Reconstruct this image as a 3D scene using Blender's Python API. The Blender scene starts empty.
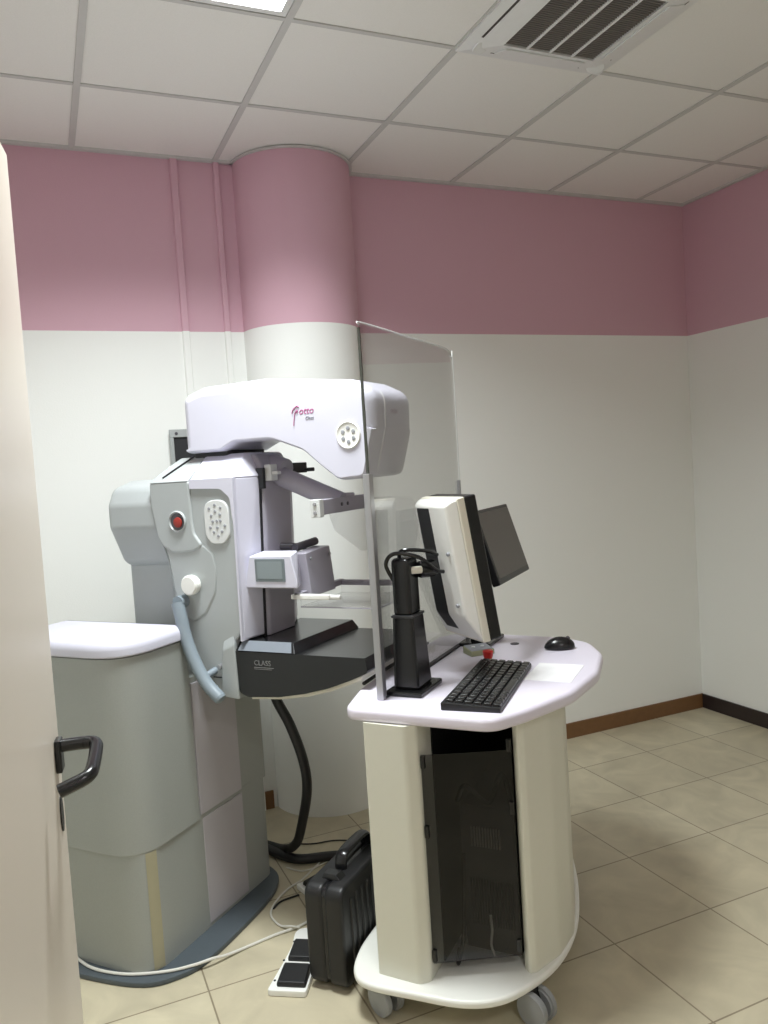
import bpy, bmesh, math, random
from mathutils import Vector, Matrix
random.seed(7)
SC = bpy.context.scene
COL = SC.collection
PI = math.pi

# ------------------------------------------------------------------ materials
def mat(name, col, rough=.5, metal=0., var=.03, scale=40., bump=0., spec=.5, coat=0.):
    m = bpy.data.materials.new(name); m.use_nodes = True
    nt = m.node_tree; b = nt.nodes['Principled BSDF']
    b.inputs['Roughness'].default_value = rough
    b.inputs['Metallic'].default_value = metal
    b.inputs['Specular IOR Level'].default_value = spec
    b.inputs['Coat Weight'].default_value = coat
    tc = nt.nodes.new('ShaderNodeTexCoord')
    n = nt.nodes.new('ShaderNodeTexNoise'); n.inputs['Scale'].default_value = scale
    n.inputs['Detail'].default_value = 4
    nt.links.new(tc.outputs['Object'], n.inputs['Vector'])
    mx = nt.nodes.new('ShaderNodeMix'); mx.data_type = 'RGBA'
    mx.inputs['A'].default_value = (*[c*(1-var) for c in col], 1)
    mx.inputs['B'].default_value = (*[min(1, c*(1+var)) for c in col], 1)
    nt.links.new(n.outputs['Fac'], mx.inputs['Factor'])
    nt.links.new(mx.outputs['Result'], b.inputs['Base Color'])
    if bump:
        bp = nt.nodes.new('ShaderNodeBump'); bp.inputs['Strength'].default_value = bump
        bp.inputs['Distance'].default_value = .002
        nt.links.new(n.outputs['Fac'], bp.inputs['Height']); nt.links.new(bp.outputs['Normal'], b.inputs['Normal'])
    return m

def srgb(r, g, b):
    f = lambda c: (c/255/12.92) if c/255 <= .04045 else ((c/255+.055)/1.055)**2.4
    return (f(r), f(g), f(b))

PZ = 2.2348
def wall_paint():
    m = bpy.data.materials.new('two_tone_wall_paint'); m.use_nodes = True
    nt = m.node_tree; b = nt.nodes['Principled BSDF']; L = nt.links.new
    b.inputs['Roughness'].default_value = .75; b.inputs['Specular IOR Level'].default_value = .25
    g = nt.nodes.new('ShaderNodeNewGeometry'); s = nt.nodes.new('ShaderNodeSeparateXYZ')
    L(g.outputs['Position'], s.inputs[0])
    c = nt.nodes.new('ShaderNodeMath'); c.operation = 'GREATER_THAN'; c.inputs[1].default_value = PZ
    L(s.outputs['Z'], c.inputs[0])
    mx = nt.nodes.new('ShaderNodeMix'); mx.data_type = 'RGBA'
    mx.inputs['A'].default_value = (*srgb(240, 241, 238), 1)
    mx.inputs['B'].default_value = (*srgb(212, 172, 186), 1)
    L(c.outputs[0], mx.inputs['Factor']); L(mx.outputs['Result'], b.inputs['Base Color'])
    n = nt.nodes.new('ShaderNodeTexNoise'); n.inputs['Scale'].default_value = 180; n.inputs['Detail'].default_value = 3
    L(g.outputs['Position'], n.inputs['Vector'])
    bp = nt.nodes.new('ShaderNodeBump'); bp.inputs['Strength'].default_value = .25; bp.inputs['Distance'].default_value = .002
    L(n.outputs['Fac'], bp.inputs['Height']); L(bp.outputs['Normal'], b.inputs['Normal'])
    return m

def floor_tiles():
    m = bpy.data.materials.new('beige_floor_tiles'); m.use_nodes = True
    nt = m.node_tree; b = nt.nodes['Principled BSDF']; L = nt.links.new
    g = nt.nodes.new('ShaderNodeNewGeometry')
    mp = nt.nodes.new('ShaderNodeMapping')
    T = .408
    mp.inputs['Location'].default_value = (-(.344-10*T), -(2.413-20*T), 0)
    L(g.outputs['Position'], mp.inputs['Vector'])
    br = nt.nodes.new('ShaderNodeTexBrick'); br.offset = 0; br.squash = 1
    br.inputs['Scale'].default_value = 1; br.inputs['Brick Width'].default_value = T; br.inputs['Row Height'].default_value = T
    br.inputs['Mortar Size'].default_value = .0028; br.inputs['Mortar Smooth'].default_value = .1
    br.inputs['Bias'].default_value = 0
    br.inputs['Color1'].default_value = (*srgb(198, 189, 164), 1)
    br.inputs['Color2'].default_value = (*srgb(188, 178, 153), 1)
    br.inputs['Mortar'].default_value = (*srgb(138, 126, 106), 1)
    L(mp.outputs[0], br.inputs['Vector'])
    n = nt.nodes.new('ShaderNodeTexNoise'); n.inputs['Scale'].default_value = 5; n.inputs['Detail'].default_value = 8
    n.inputs['Distortion'].default_value = 1.2
    L(g.outputs['Position'], n.inputs['Vector'])
    cr = nt.nodes.new('ShaderNodeMapRange'); cr.inputs['From Min'].default_value = .3; cr.inputs['From Max'].default_value = .7
    cr.inputs['To Min'].default_value = .86; cr.inputs['To Max'].default_value = 1.08
    L(n.outputs['Fac'], cr.inputs['Value'])
    mx = nt.nodes.new('ShaderNodeMix'); mx.data_type = 'RGBA'; mx.blend_type = 'MULTIPLY'; mx.inputs['Factor'].default_value = 1
    L(br.outputs['Color'], mx.inputs['A']); L(cr.outputs['Result'], mx.inputs['B'])
    L(mx.outputs['Result'], b.inputs['Base Color'])
    b.inputs['Roughness'].default_value = .38; b.inputs['Specular IOR Level'].default_value = .4
    return m

def clear(name, tint, gloss=.1, rough=.02):
    m = bpy.data.materials.new(name); m.use_nodes = True
    nt = m.node_tree; nt.nodes.clear(); L = nt.links.new
    o = nt.nodes.new('ShaderNodeOutputMaterial'); t = nt.nodes.new('ShaderNodeBsdfTransparent')
    t.inputs[0].default_value = (*tint, 1)
    g = nt.nodes.new('ShaderNodeBsdfGlossy'); g.inputs['Roughness'].default_value = rough
    f = nt.nodes.new('ShaderNodeFresnel'); f.inputs['IOR'].default_value = 1.45
    k = nt.nodes.new('ShaderNodeMath'); k.operation = 'MULTIPLY'; k.inputs[1].default_value = gloss
    L(f.outputs[0], k.inputs[0])
    mx = nt.nodes.new('ShaderNodeMixShader'); L(k.outputs[0], mx.inputs[0]); L(t.outputs[0], mx.inputs[1]); L(g.outputs[0], mx.inputs[2])
    L(mx.outputs[0], o.inputs[0])
    return m

def emit(name, col, s):
    m = bpy.data.materials.new(name); m.use_nodes = True
    b = m.node_tree.nodes['Principled BSDF']
    b.inputs['Base Color'].default_value = (*col, 1)
    b.inputs['Emission Color'].default_value = (*col, 1); b.inputs['Emission Strength'].default_value = s
    return m

M = dict(
    wall=wall_paint(), floor=floor_tiles(),
    ceil=mat('mineral_ceiling_tile', srgb(236, 235, 232), .9, var=.05, scale=300, bump=.3, spec=.1),
    tbar=mat('grey_ceiling_grid', srgb(200, 200, 198), .6),
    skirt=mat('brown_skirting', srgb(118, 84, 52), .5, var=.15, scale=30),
    skirt_shaded=mat('shaded_brown_skirting', srgb(44, 34, 34), .4),  # right-wall skirting: its missing sheen is put into a darker brown
    door=mat('cream_door_laminate', srgb(226, 217, 205), .35, var=.02, scale=6),
    white_metal=mat('white_painted_metal', srgb(228, 230, 230), .4),
    ac_dark=mat('dark_grille_slots', srgb(70, 66, 64), .7),
    lav=mat('pale_lavender_plastic', srgb(208, 207, 221), .34, var=.012),
    lav2=mat('mauve_plastic', srgb(164, 160, 172), .42, var=.02),
    lav3=mat('mauve_panel', srgb(184, 179, 184), .5, var=.02),
    grey=mat('light_grey_plastic', srgb(172, 177, 178), .38, var=.015),
    stand=mat('textured_grey_paint', srgb(158, 161, 157), .5, var=.06, scale=220, bump=.15),
    gap=mat('dark_gap', srgb(30, 30, 34), .6),
    handle=mat('blue_grey_rubber', srgb(132, 143, 152), .45),
    plate=mat('dark_slate_base', srgb(78, 86, 92), .4, var=.06),
    tape=mat('yellowed_tape', srgb(168, 162, 136), .6),
    black=mat('black_gloss_plastic', srgb(22, 22, 24), .25),
    carbon=mat('black_carbon_table', srgb(26, 27, 29), .22, var=.1, scale=120),
    blackm=mat('black_matte_plastic', srgb(21, 21, 23), .45, var=.1, scale=90, bump=.1),
    hose=mat('black_rubber_hose', srgb(24, 24, 26), .45),
    metal=mat('brushed_metal', srgb(176, 176, 180), .35, metal=.8),
    darkmetal=mat('dark_grey_metal', srgb(88, 86, 92), .4, metal=.3),
    white=mat('white_plastic', srgb(236, 236, 232), .35, var=.01),
    offwhite=mat('warm_white_plastic', srgb(228, 224, 210), .4, var=.015),
    cartbeige=mat('cream_cart_panel', srgb(216, 215, 202), .5, var=.015),
    cartlav=mat('white_lilac_laminate', srgb(226, 220, 234), .3, var=.01),
    cartbase=mat('cream_white_base', srgb(232, 232, 226), .35, var=.01),
    lcd=mat('grey_lcd_screen', srgb(132, 142, 146), .25),
    lcdrim=mat('grey_lcd_rim', srgb(110, 120, 124), .4),
    button=mat('grey_button', srgb(150, 152, 158), .5),
    keypad=mat('white_keypad_membrane', srgb(214, 216, 216), .4),
    red=mat('red_plastic', srgb(196, 44, 36), .35),
    pink=mat('magenta_print', srgb(176, 92, 140), .5),
    greyprint=mat('grey_print', srgb(130, 130, 142), .5),
    frontprint=mat('faint_mauve_print', srgb(176, 160, 176), .5),
    lightprint=mat('pale_print', srgb(122, 122, 122), .5),
    caster=mat('grey_caster_plastic', srgb(142, 144, 146), .45),
    screen=mat('dark_screen_glass', srgb(84, 79, 76), .3),
    paper=mat('white_paper', srgb(246, 246, 248), .8, var=.005),
    olive=mat('olive_grey_plastic', srgb(150, 152, 120), .5),
    cable=mat('white_cable', srgb(216, 214, 206), .5),
    steel=mat('zinc_bracket', srgb(176, 180, 180), .45, metal=.4, var=.08),
    glass=clear('leaded_acrylic', (.95, .95, .945), .45),
    glassedge=mat('dark_glass_edge', srgb(70, 72, 66), .25),
    glassfrost=mat('pale_glass_edge', srgb(214, 216, 214), .25),
    acrylic=clear('clear_acrylic', (.982, .982, .985), .3),
    smoke=clear('smoked_acrylic', (.6, .6, .605), .7, .05),
    lamp=emit('lit_diffuser', (.95, 1., .99), 4.),
)

# ------------------------------------------------------------------ geometry helpers
def finish(bm, ang=38):
    bmesh.ops.remove_doubles(bm, verts=bm.verts, dist=1e-5)
    bmesh.ops.recalc_face_normals(bm, faces=bm.faces)
    a = math.radians(ang)
    for f in bm.faces: f.smooth = True
    for e in bm.edges:
        e.smooth = len(e.link_faces) == 2 and e.calc_face_angle(0) < a

def obj(name, bm, m, parent=None, label=None, ang=38):
    finish(bm, ang)
    me = bpy.data.meshes.new(name); bm.to_mesh(me); bm.free()
    o = bpy.data.objects.new(name, me); COL.objects.link(o)
    o.data.materials.append(M[m] if isinstance(m, str) else m)
    wn = o.modifiers.new('weighted_normals', 'WEIGHTED_NORMAL'); wn.keep_sharp = True; wn.weight = 100
    if parent: o.parent = parent
    if label: o['label'] = label
    return o

def thing(name, label, cat, loc=(0, 0, 0), rz=0., group=None):
    o = bpy.data.objects.new(name, None); COL.objects.link(o)
    o.empty_display_size = .05
    o.location = loc; o.rotation_euler = (0, 0, rz); tag(o, label, cat, group)
    return o

def tag(o, label, cat, group=None):
    o['label'] = label; o['category'] = cat
    if group: o['group'] = group
    return o

def struct(name, bm, m, parent=None, ang=38):
    o = obj(name, bm, m, parent, ang=ang)
    if not parent: o['kind'] = 'structure'
    return o

def N(): return bmesh.new()

def add(bm, sub, mtx=None):
    me = bpy.data.meshes.new('t'); sub.to_mesh(me); sub.free()
    if mtx is not None: me.transform(mtx)
    bm.from_mesh(me); bpy.data.meshes.remove(me)
    return bm

def box(lo, hi, bev=0., seg=2, bm=None):
    b = N(); bmesh.ops.create_cube(b, size=1)
    for v in b.verts:
        v.co = Vector([(lo[i]+hi[i])/2 + v.co[i]*(hi[i]-lo[i]) for i in range(3)])
    if bev: bmesh.ops.bevel(b, geom=list(b.edges), offset=bev, segments=seg, profile=.5, affect='EDGES')
    return add(bm, b) if bm else b

def place(p, q, h, axis):
    # p,q = the 2D profile coordinates, h = along axis
    return {'y': Vector((p, h, q)), 'z': Vector((p, q, h)), 'x': Vector((h, p, q))}[axis]

def prism(pts, axis, lo, hi, bev=0., seg=3, bm=None, caponly=False):
    b = N()
    A = [b.verts.new(place(p, q, lo, axis)) for p, q in pts]
    B = [b.verts.new(place(p, q, hi, axis)) for p, q in pts]
    b.faces.new(A); b.faces.new(B[::-1]); n = len(pts)
    for i in range(n): b.faces.new((A[i], B[i], B[(i+1) % n], A[(i+1) % n]))
    bmesh.ops.recalc_face_normals(b, faces=b.faces)
    if bev:
        es = [e for e in b.edges if not caponly or len({v in A for v in e.verts}) == 1]
        if caponly: sA, sB = set(A), set(B); es = [e for e in b.edges if set(e.verts) <= sA or set(e.verts) <= sB]
        bmesh.ops.bevel(b, geom=es, offset=bev, segments=seg, profile=.5, affect='EDGES', clamp_overlap=True)
    return add(bm, b) if bm else b

def rounded(pts, r, seg=6):
    # rounds the corners of a polygon; r is one radius or one per corner
    n = len(pts); out = []
    for i in range(n):
        rr = r[i] if isinstance(r, (list, tuple)) else r
        P = Vector(pts[i]); a = (Vector(pts[i-1])-P); c = (Vector(pts[(i+1) % n])-P)
        if rr <= 0: out.append(tuple(P)); continue
        la, lc = a.length, c.length; a.normalize(); c.normalize()
        ang = max(1e-3, a.angle(c)); d = min(rr/math.tan(ang/2), la*.48, lc*.48)
        s, e = P+a*d, P+c*d
        for k in range(seg+1):
            t = k/seg; out.append(tuple(s*(1-t)**2+P*2*t*(1-t)+e*t*t))
    return out

def smooth_closed(pts, sub=6):
    n = len(pts); out = []
    for i in range(n):
        p0, p1, p2, p3 = [Vector(pts[(i+k-1) % n]) for k in range(4)]
        for k in range(sub):
            t = k/sub
            out.append(tuple(.5*((2*p1)+(-p0+p2)*t+(2*p0-5*p1+4*p2-p3)*t*t+(-p0+3*p1-3*p2+p3)*t**3)))
    return out

def smooth_open(pts, sub=8):
    P = [Vector(p) for p in pts]; P = [2*P[0]-P[1]]+P+[2*P[-1]-P[-2]]; out = []
    for i in range(1, len(P)-2):
        p0, p1, p2, p3 = P[i-1:i+3]
        for k in range(sub):
            t = k/sub
            out.append(.5*((2*p1)+(-p0+p2)*t+(2*p0-5*p1+4*p2-p3)*t*t+(-p0+3*p1-3*p2+p3)*t**3))
    out.append(P[-2]); return out

def tube(pts, r, seg=12, bm=None, smooth=True, sub=8):
    P = smooth_open(pts, sub) if smooth and len(pts) > 2 else [Vector(p) for p in pts]
    b = N(); rings = []; up = None
    for i, p in enumerate(P):
        t = (P[min(i+1, len(P)-1)]-P[max(i-1, 0)]).normalized()
        if up is None: up = t.orthogonal().normalized()
        up = (up-t*up.dot(t)).normalized(); s = t.cross(up)
        rr = r(i/(len(P)-1)) if callable(r) else r
        rings.append([b.verts.new(p+(up*math.cos(2*PI*k/seg)+s*math.sin(2*PI*k/seg))*rr) for k in range(seg)])
    for A, B in zip(rings, rings[1:]):
        for k in range(seg): b.faces.new((A[k], A[(k+1) % seg], B[(k+1) % seg], B[k]))
    b.faces.new(rings[0][::-1]); b.faces.new(rings[-1])
    return add(bm, b) if bm else b

def lathe(prof, base, axis, seg=28, bm=None):
    # prof: (radius, height) pairs along axis from base
    ax = Vector(axis).normalized(); u = ax.orthogonal().normalized(); w = ax.cross(u); base = Vector(base)
    b = N(); rings = []
    for r, h in prof:
        if r < 1e-6: rings.append([b.verts.new(base+ax*h)])
        else: rings.append([b.verts.new(base+ax*h+(u*math.cos(2*PI*k/seg)+w*math.sin(2*PI*k/seg))*r) for k in range(seg)])
    for A, B in zip(rings, rings[1:]):
        for k in range(seg):
            k2 = (k+1) % seg
            if len(A) == 1 and len(B) == 1: continue
            if len(A) == 1: b.faces.new((A[0], B[k2], B[k]))
            elif len(B) == 1: b.faces.new((A[k], A[k2], B[0]))
            else: b.faces.new((A[k], A[k2], B[k2], B[k]))
    if len(rings[0]) > 1: b.faces.new(rings[0][::-1])
    if len(rings[-1]) > 1: b.faces.new(rings[-1])
    return add(bm, b) if bm else b

def cyl(base, axis, r, h, bev=.003, seg=28, bm=None):
    b_ = min(bev, r*.45, h*.45)
    return lathe([(0, 0), (r-b_, 0), (r-b_*.3, b_*.3), (r, b_), (r, h-b_), (r-b_*.3, h-b_*.3), (r-b_, h), (0, h)], base, axis, seg, bm)

def hull(pts, bev=0., seg=3, bm=None):
    b = N()
    for p in pts: b.verts.new(p)
    r = bmesh.ops.convex_hull(b, input=b.verts)
    bmesh.ops.delete(b, geom=[g for g in set(r['geom_unused']+r['geom_interior']) if isinstance(g, bmesh.types.BMVert)], context='VERTS')
    bmesh.ops.dissolve_limit(b, angle_limit=.02, verts=b.verts, edges=b.edges)
    if bev: bmesh.ops.bevel(b, geom=list(b.edges), offset=bev, segments=seg, profile=.5, affect='EDGES', clamp_overlap=True)
    return add(bm, b) if bm else b

def inset(pts, d):
    # moves a counter-clockwise outline inward by d along its vertex normals
    n = len(pts); out = []
    for i in range(n):
        a, p, c = Vector(pts[i-1]), Vector(pts[i]), Vector(pts[(i+1) % n])
        e1, e2 = (p-a).normalized(), (c-p).normalized()
        n1, n2 = Vector((-e1.y, e1.x)), Vector((-e2.y, e2.x)); nn = n1+n2
        if nn.length < 1e-6: nn = n1
        nn.normalize(); out.append(tuple(p+nn*d/max(.5, nn.dot(n1))))
    return out

def area2(pts): return sum(pts[i-1][0]*pts[i][1]-pts[i][0]*pts[i-1][1] for i in range(len(pts)))

def pillow(pts, axis, lo, hi, r, seg=6, bm=None, r2=None, wt=None):
    # extrusion with fully rounded rims (r at lo, r2 at hi)
    if area2(pts) < 0: pts = pts[::-1]
    r2 = r if r2 is None else r2
    b = N(); rings = []
    def ring(d, h):
        full = inset(pts, d)
        if wt: full = [tuple(Vector(a).lerp(Vector(c), wt(a, Vector(c)-Vector(a)))) for a, c in zip(pts, full)]
        rings.append([b.verts.new(place(p, q, h, axis)) for p, q in full])
    for k in range(seg+1):
        t = PI/2*k/seg; ring(r*(1-math.sin(t)), lo+r*(1-math.cos(t)))
    for k in range(seg+1):
        t = PI/2*(1-k/seg); ring(r2*(1-math.sin(t)), hi-r2*(1-math.cos(t)))
    n = len(pts)
    for A, B in zip(rings, rings[1:]):
        for k in range(n):
            try: b.faces.new((A[k], A[(k+1) % n], B[(k+1) % n], B[k]))
            except ValueError: pass
    b.faces.new(rings[0][::-1]); b.faces.new(rings[-1])
    return add(bm, b) if bm else b

def rrect(x0, z0, x1, z1, r, seg=5): return rounded([(x0, z0), (x1, z0), (x1, z1), (x0, z1)], r, seg)

def text(body, size, m, mtx, parent, name, depth=.0008, shear=0.):
    cu = bpy.data.curves.new('t', 'FONT'); cu.body = body; cu.size = size; cu.extrude = depth; cu.shear = shear
    cu.resolution_u = 3
    tmp = bpy.data.objects.new('t', cu); COL.objects.link(tmp)
    dg = bpy.context.evaluated_depsgraph_get(); me = bpy.data.meshes.new_from_object(tmp.evaluated_get(dg))
    bpy.data.objects.remove(tmp); bpy.data.curves.remove(cu)
    me.transform(mtx); me.name = name; me.materials.clear(); me.materials.append(M[m])
    o = bpy.data.objects.new(name, me); COL.objects.link(o); o.parent = parent
    return o

# ------------------------------------------------------------------ the room
D, XR, CH = 3.6158, 3.5704, 2.998
XL, YF = -1.0, -1.3
struct('floor', box((XL-.1, YF-.1, -.1), (XR+.1, D+.1, 0)), 'floor')
struct('wall_back', box((XL-.1, D, 0), (XR+.1, D+.1, CH+.1)), 'wall')
struct('wall_right', box((XR, YF-.1, 0), (XR+.1, D+.1, CH+.1)), 'wall')
struct('wall_left', box((XL-.1, YF-.1, 0), (XL, D+.1, CH+.1)), 'wall')
struct('wall_front', box((XL-.1, YF-.1, 0), (XR+.1, YF, CH+.1)), 'wall')
struct('wall_entry', box((XL, .5, 0), (-.2, .62, CH)), 'wall')
# ceiling: mineral tiles in an exposed grid, with openings where the lamps and the cassette sit
GX, GY, T = .2255, 3.0407, .6
cells_open = {(0, -2), (2, -2), (0, -7)}        # (column, row) cells that hold a fitting
bm = N(); gb = N()
cols = range(-3, 7); rows = range(-9, 2)
for i in cols:
    for j in rows:
        x0, x1 = max(XL, GX+T*i), min(XR, GX+T*(i+1)); y0, y1 = max(YF, GY+T*j), min(D, GY+T*(j+1))
        if x1-x0 < .01 or y1-y0 < .01 or (i, j) in cells_open: continue
        box((x0, y0, CH), (x1, y1, CH+.015), bm=bm)
box((XL, YF, CH+.09), (XR, D, CH+.1), bm=bm)
ceil = struct('ceiling', bm, 'ceil')
for i in cols:
    x = GX+T*i
    if XL < x < XR: box((x-.012, YF, CH-.006), (x+.012, D, CH-.0005), bm=gb)
for j in rows:
    y = GY+T*j
    if YF < y < D: box((XL, y-.009, CH-.005), (XR, y+.009, CH-.0002), bm=gb)
struct('ceiling_grid', gb, 'tbar', ceil)
struct('trim_1', box((XL, D-.022, CH-.012), (XR, D, CH)), 'tbar')
struct('trim_2', box((XR-.022, YF, CH-.012), (XR, D-.022, CH)), 'tbar')
# round column half sunk in the back wall
CX, CY, CR = 1.183, 3.632, .279
struct('wall_column', lathe([(CR, 0), (CR, CH)], (CX, CY, 0), (0, 0, 1), 64), 'wall', ang=60)
struct('trim_3', lathe([(CR+.001, 0), (CR+.014, 0), (CR+.014, .008), (CR+.001, .008)], (CX, CY, CH-.012), (0, 0, 1), 64), 'tbar')
# skirting
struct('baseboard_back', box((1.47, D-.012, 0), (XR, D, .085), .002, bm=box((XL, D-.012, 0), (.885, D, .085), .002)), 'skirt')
struct('baseboard_right', box((XR-.012, YF, 0), (XR, D-.012, .085), .002), 'skirt_shaded')
# surface ducts on the wall beside the column, painted over with the wall
for k, (x0, x1) in enumerate(((.625, .657), (.815, .842))):
    o = struct('trim_%d' % (4+k), prism([(x0, D), (x0, D-.014), (x0+.004, D-.018), (x1-.004, D-.018), (x1, D-.014), (x1, D)], 'z', .0, CH-.012), 'wall')

# door leaf standing ajar on the left
DZ = math.radians(-8.3)
DL = 1.0
door = obj('door_1', box((-.044, -DL, .008), (0, 0, 2.205), .003), 'door'); door['kind'] = 'structure'
door.location = (-.011, 1.655, 0); door.rotation_euler = (0, 0, DZ)
HZ = 1.074
hb = box((0, -.066, HZ-.032), (.012, -.03, HZ+.03), .003)
tube([(.006, -.048, HZ+.016), (.05, -.048, HZ+.016), (.055, -.05, HZ+.016)], .0125, 12, hb, smooth=False)
hand = obj('door_handle', tube([(.0, -.048, HZ+.016), (.045, -.048, HZ+.016), (.066, -.05, HZ+.015), (.074, -.062, HZ+.013), (.076, -.09, HZ+.009),
           (.075, -.155, HZ+.0), (.071, -.175, HZ-.004), (.058, -.184, HZ-.009), (.022, -.19, HZ-.02)], .0125, 12, hb, sub=5), 'black', door)
obj('escutcheon', lathe([(0, 0), (.014, 0), (.014, .003), (.0, .003)], (0, -.048, HZ-.115), (1, 0, 0), 20), 'black', door)
for v in door.children[-1].data.vertices: v.co.z = (HZ-.115)+(v.co.z-(HZ-.115))*2.4

# ------------------------------------------------------------------ ceiling fittings
def ceiling_light(i, j, label, watts=46.):
    t = thing('ceiling_light', label, 'lamp', (GX+T*(i+.5), GY+T*(j+.5), CH), 0)
    f = N(); h = T/2-.013; w = .022
    for a in ((-h, -h, h, -h+w), (-h, h-w, h, h), (-h, -h+w, -h+w, h-w), (h-w, -h+w, h, h-w)):
        box((a[0], a[1], -.004), (a[2], a[3], .05), .001, 1, f)
    box((-h, -h, .05), (h, h, .06), bm=f)
    obj('frame', f, 'white_metal', t)
    obj('diffuser', box((-h+w, -h+w, .004), (h-w, h-w, .012)), 'lamp', t)
    ld = bpy.data.lights.new('tube_light', 'AREA'); ld.shape = 'SQUARE'; ld.size = 2*(h-w); ld.energy = watts; ld.color = (.945, 1., .998); ld.spread = math.radians(140)
    lo = bpy.data.objects.new('tube_light', ld); COL.objects.link(lo); lo.parent = t; lo.location = (0, 0, .002)
    return t
ceiling_light(0, -2, 'square lit ceiling panel, cut off by the top edge left of the air conditioner')
ceiling_light(0, -7, 'square lit ceiling panel behind the viewer, over the entry', 16.)

t = thing('air_conditioner', 'white ceiling cassette air conditioner with dark slotted intake grille', 'air conditioner',
          (GX+T*2.5, GY+T*-1.5, CH))
h = T/2+.004
p = N()
ring = [(-h, -h), (h, -h), (h, h), (-h, h)]
for s in range(4):                                       # four sides of the fascia round the grille
    R = Matrix.Rotation(s*PI/2, 4, 'Z')
    q = hull([(-h, -h, -.012), (h, -h, -.012), (-.185, -.185, -.034), (.185, -.185, -.034), (-h, -h, .02), (h, -h, .02), (-.185, -.185, .02), (.185, -.185, .02)])
    add(p, q, R)
obj('fascia', p, 'white_metal', t)
obj('body', box((-h+.02, -h+.02, .02), (h-.02, h-.02, .085)), 'white_metal', t)
obj('filter_backing', box((-.184, -.184, -.016), (.184, .184, .0)), 'ac_dark', t)
g = N()
for k in range(34):
    y = -.176+k*.352/33; box((-.18, y-.0024, -.031), (.18, y+.0024, -.02), bm=g)
obj('intake_slats', g, mat('grey_slats', srgb(120, 116, 112), .6), t)
for k in range(3):
    x = -.092+k*.092; obj('divider', box((x-.005, -.183, -.035), (x+.005, .183, -.018), .001, 1), 'white_metal', t)
for s in range(4):
    R = Matrix.Rotation(s*PI/2, 4, 'Z')
    lo = hull([(-.175, -.262, -.018), (.175, -.262, -.018), (-.165, -.205, -.030), (.165, -.205, -.030), (-.175, -.262, -.025), (.175, -.262, -.025), (-.165, -.205, -.0375), (.165, -.205, -.0375)], .003, 2)
    b = N(); add(b, lo, R); lv = obj('louvre', b, 'white_metal', t)
    sl = hull([(-.19, -.276, -.016), (.19, -.276, -.016), (-.185, -.262, -.021), (.185, -.262, -.021), (-.19, -.276, -.011), (.19, -.262, -.011)])
    b = N(); add(b, sl, R); obj('louvre_slot', b, 'ac_dark', lv)
    c = cyl((-.24, -.24, -.018), (.2, .2, -1), .032, .007, .002, 20); b = N(); add(b, c, R)
    obj('corner_cap', b, 'white_metal', t)

# ------------------------------------------------------------------ mammography machine (local x = towards the patient, y = sideways, away from the door)
TH = math.atan2(-.76, .65)
mm = thing('mammography_machine', 'grey and lilac mammography machine with tube head over a black breast table', 'x-ray machine', (.56445, 2.87115, 0), TH)
def pt(name, bm, m, label=None, par=None, ang=38): return obj(name, bm, m, par or mm, label, ang)

base_out = smooth_closed([(-.62, -.50), (-.45, -.565), (-.2, -.565), (0, -.53), (.085, -.45), (.115, -.36), (.115, -.2), (.1, 0), (.07, .12), (.0, .205), (-.15, .25), (-.45, .25), (-.6, .2)], 5)
pt('base_plate', prism(base_out, 'z', 0, .018, .005, 2, caponly=True), 'plate', 'dark slate base plate on the floor')
low = rounded([(-.52, -.512), (.012, -.512), (.003, .2), (-.52, .2)], [.06, .10, .06, .06], 8)
pt('lower_housing', prism(low, 'z', .018, .42), 'stand')
up = rounded([(-.535, -.526), (.02, -.526), (.012, -.222), (-.535, -.222)], [.07, .135, 0, .0], 8)
pt('upper_housing', pillow(up, 'z', .405, 1.037, .006, 2), 'stand')
lid = rounded([(-.54, -.535), (.03, -.535), (.022, -.222), (-.54, -.222)], [.08, .15, .03, .03], 8)
pt('lid', pillow(lid, 'z', 1.04, 1.092, .006, 5, r2=.03), 'lav', 'pale lilac lid on the grey cabinet')
pt('column_housing', prism(rounded([(-.5, -.221), (.004, -.221), (.004, .2), (-.5, .2)], [0, 0, .035, .035], 5), 'z', .405, .9), 'stand')
pt('front_panel', box((.0, -.212, .42), (.012, .02, .88), .003), 'lav3', 'upper mauve front panel')
pt('front_panel', box((-.003, -.205, .03), (.01, .022, .405), .003), 'lav3', 'lower mauve front panel')
tape = N()
arc = [Vector(q) for q in low]
def corner_strip(outline, s0, s1, z0, z1, off):
    b = N(); sel = [Vector(q) for q in outline if s0 <= q[1] <= s1 and q[0] > -.1]
    sel = [Vector(q) for q in inset([tuple(s) for s in outline], -off) if s0 <= q[1] <= s1 and q[0] > -.1]
    A = [b.verts.new((v.x, v.y, z0)) for v in sel]; B = [b.verts.new((v.x, v.y, z1)) for v in sel]
    for i in range(len(sel)-1): b.faces.new((A[i], A[i+1], B[i+1], B[i]))
    bmesh.ops.solidify(b, geom=list(b.faces), thickness=.001)
    return b
def strip_at(outline, a, bnd, z0, z1, off):
    # strip hugging the outline between arc positions a and bnd (fractions of the corner curve)
    pts = inset(outline, -off); seg = [Vector(p) for p in pts[9:18]]
    n = len(seg)-1; res = [a+(bnd-a)*k/6 for k in range(7)]; P = []
    for r in res:
        f = r*n; i = min(int(f), n-1); P.append(seg[i].lerp(seg[i+1], f-i))
    b = N(); A = [b.verts.new((p.x, p.y, z0)) for p in P]; B = [b.verts.new((p.x, p.y, z1)) for p in P]
    for i in range(6): b.faces.new((A[i], A[i+1], B[i+1], B[i]))
    bmesh.ops.solidify(b, geom=list(b.faces), thickness=.0012)
    return b
pt('tape', strip_at(low, .62, .86, .022, .405, .0015), 'tape', 'yellowed strip of tape up the lower corner')
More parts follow.
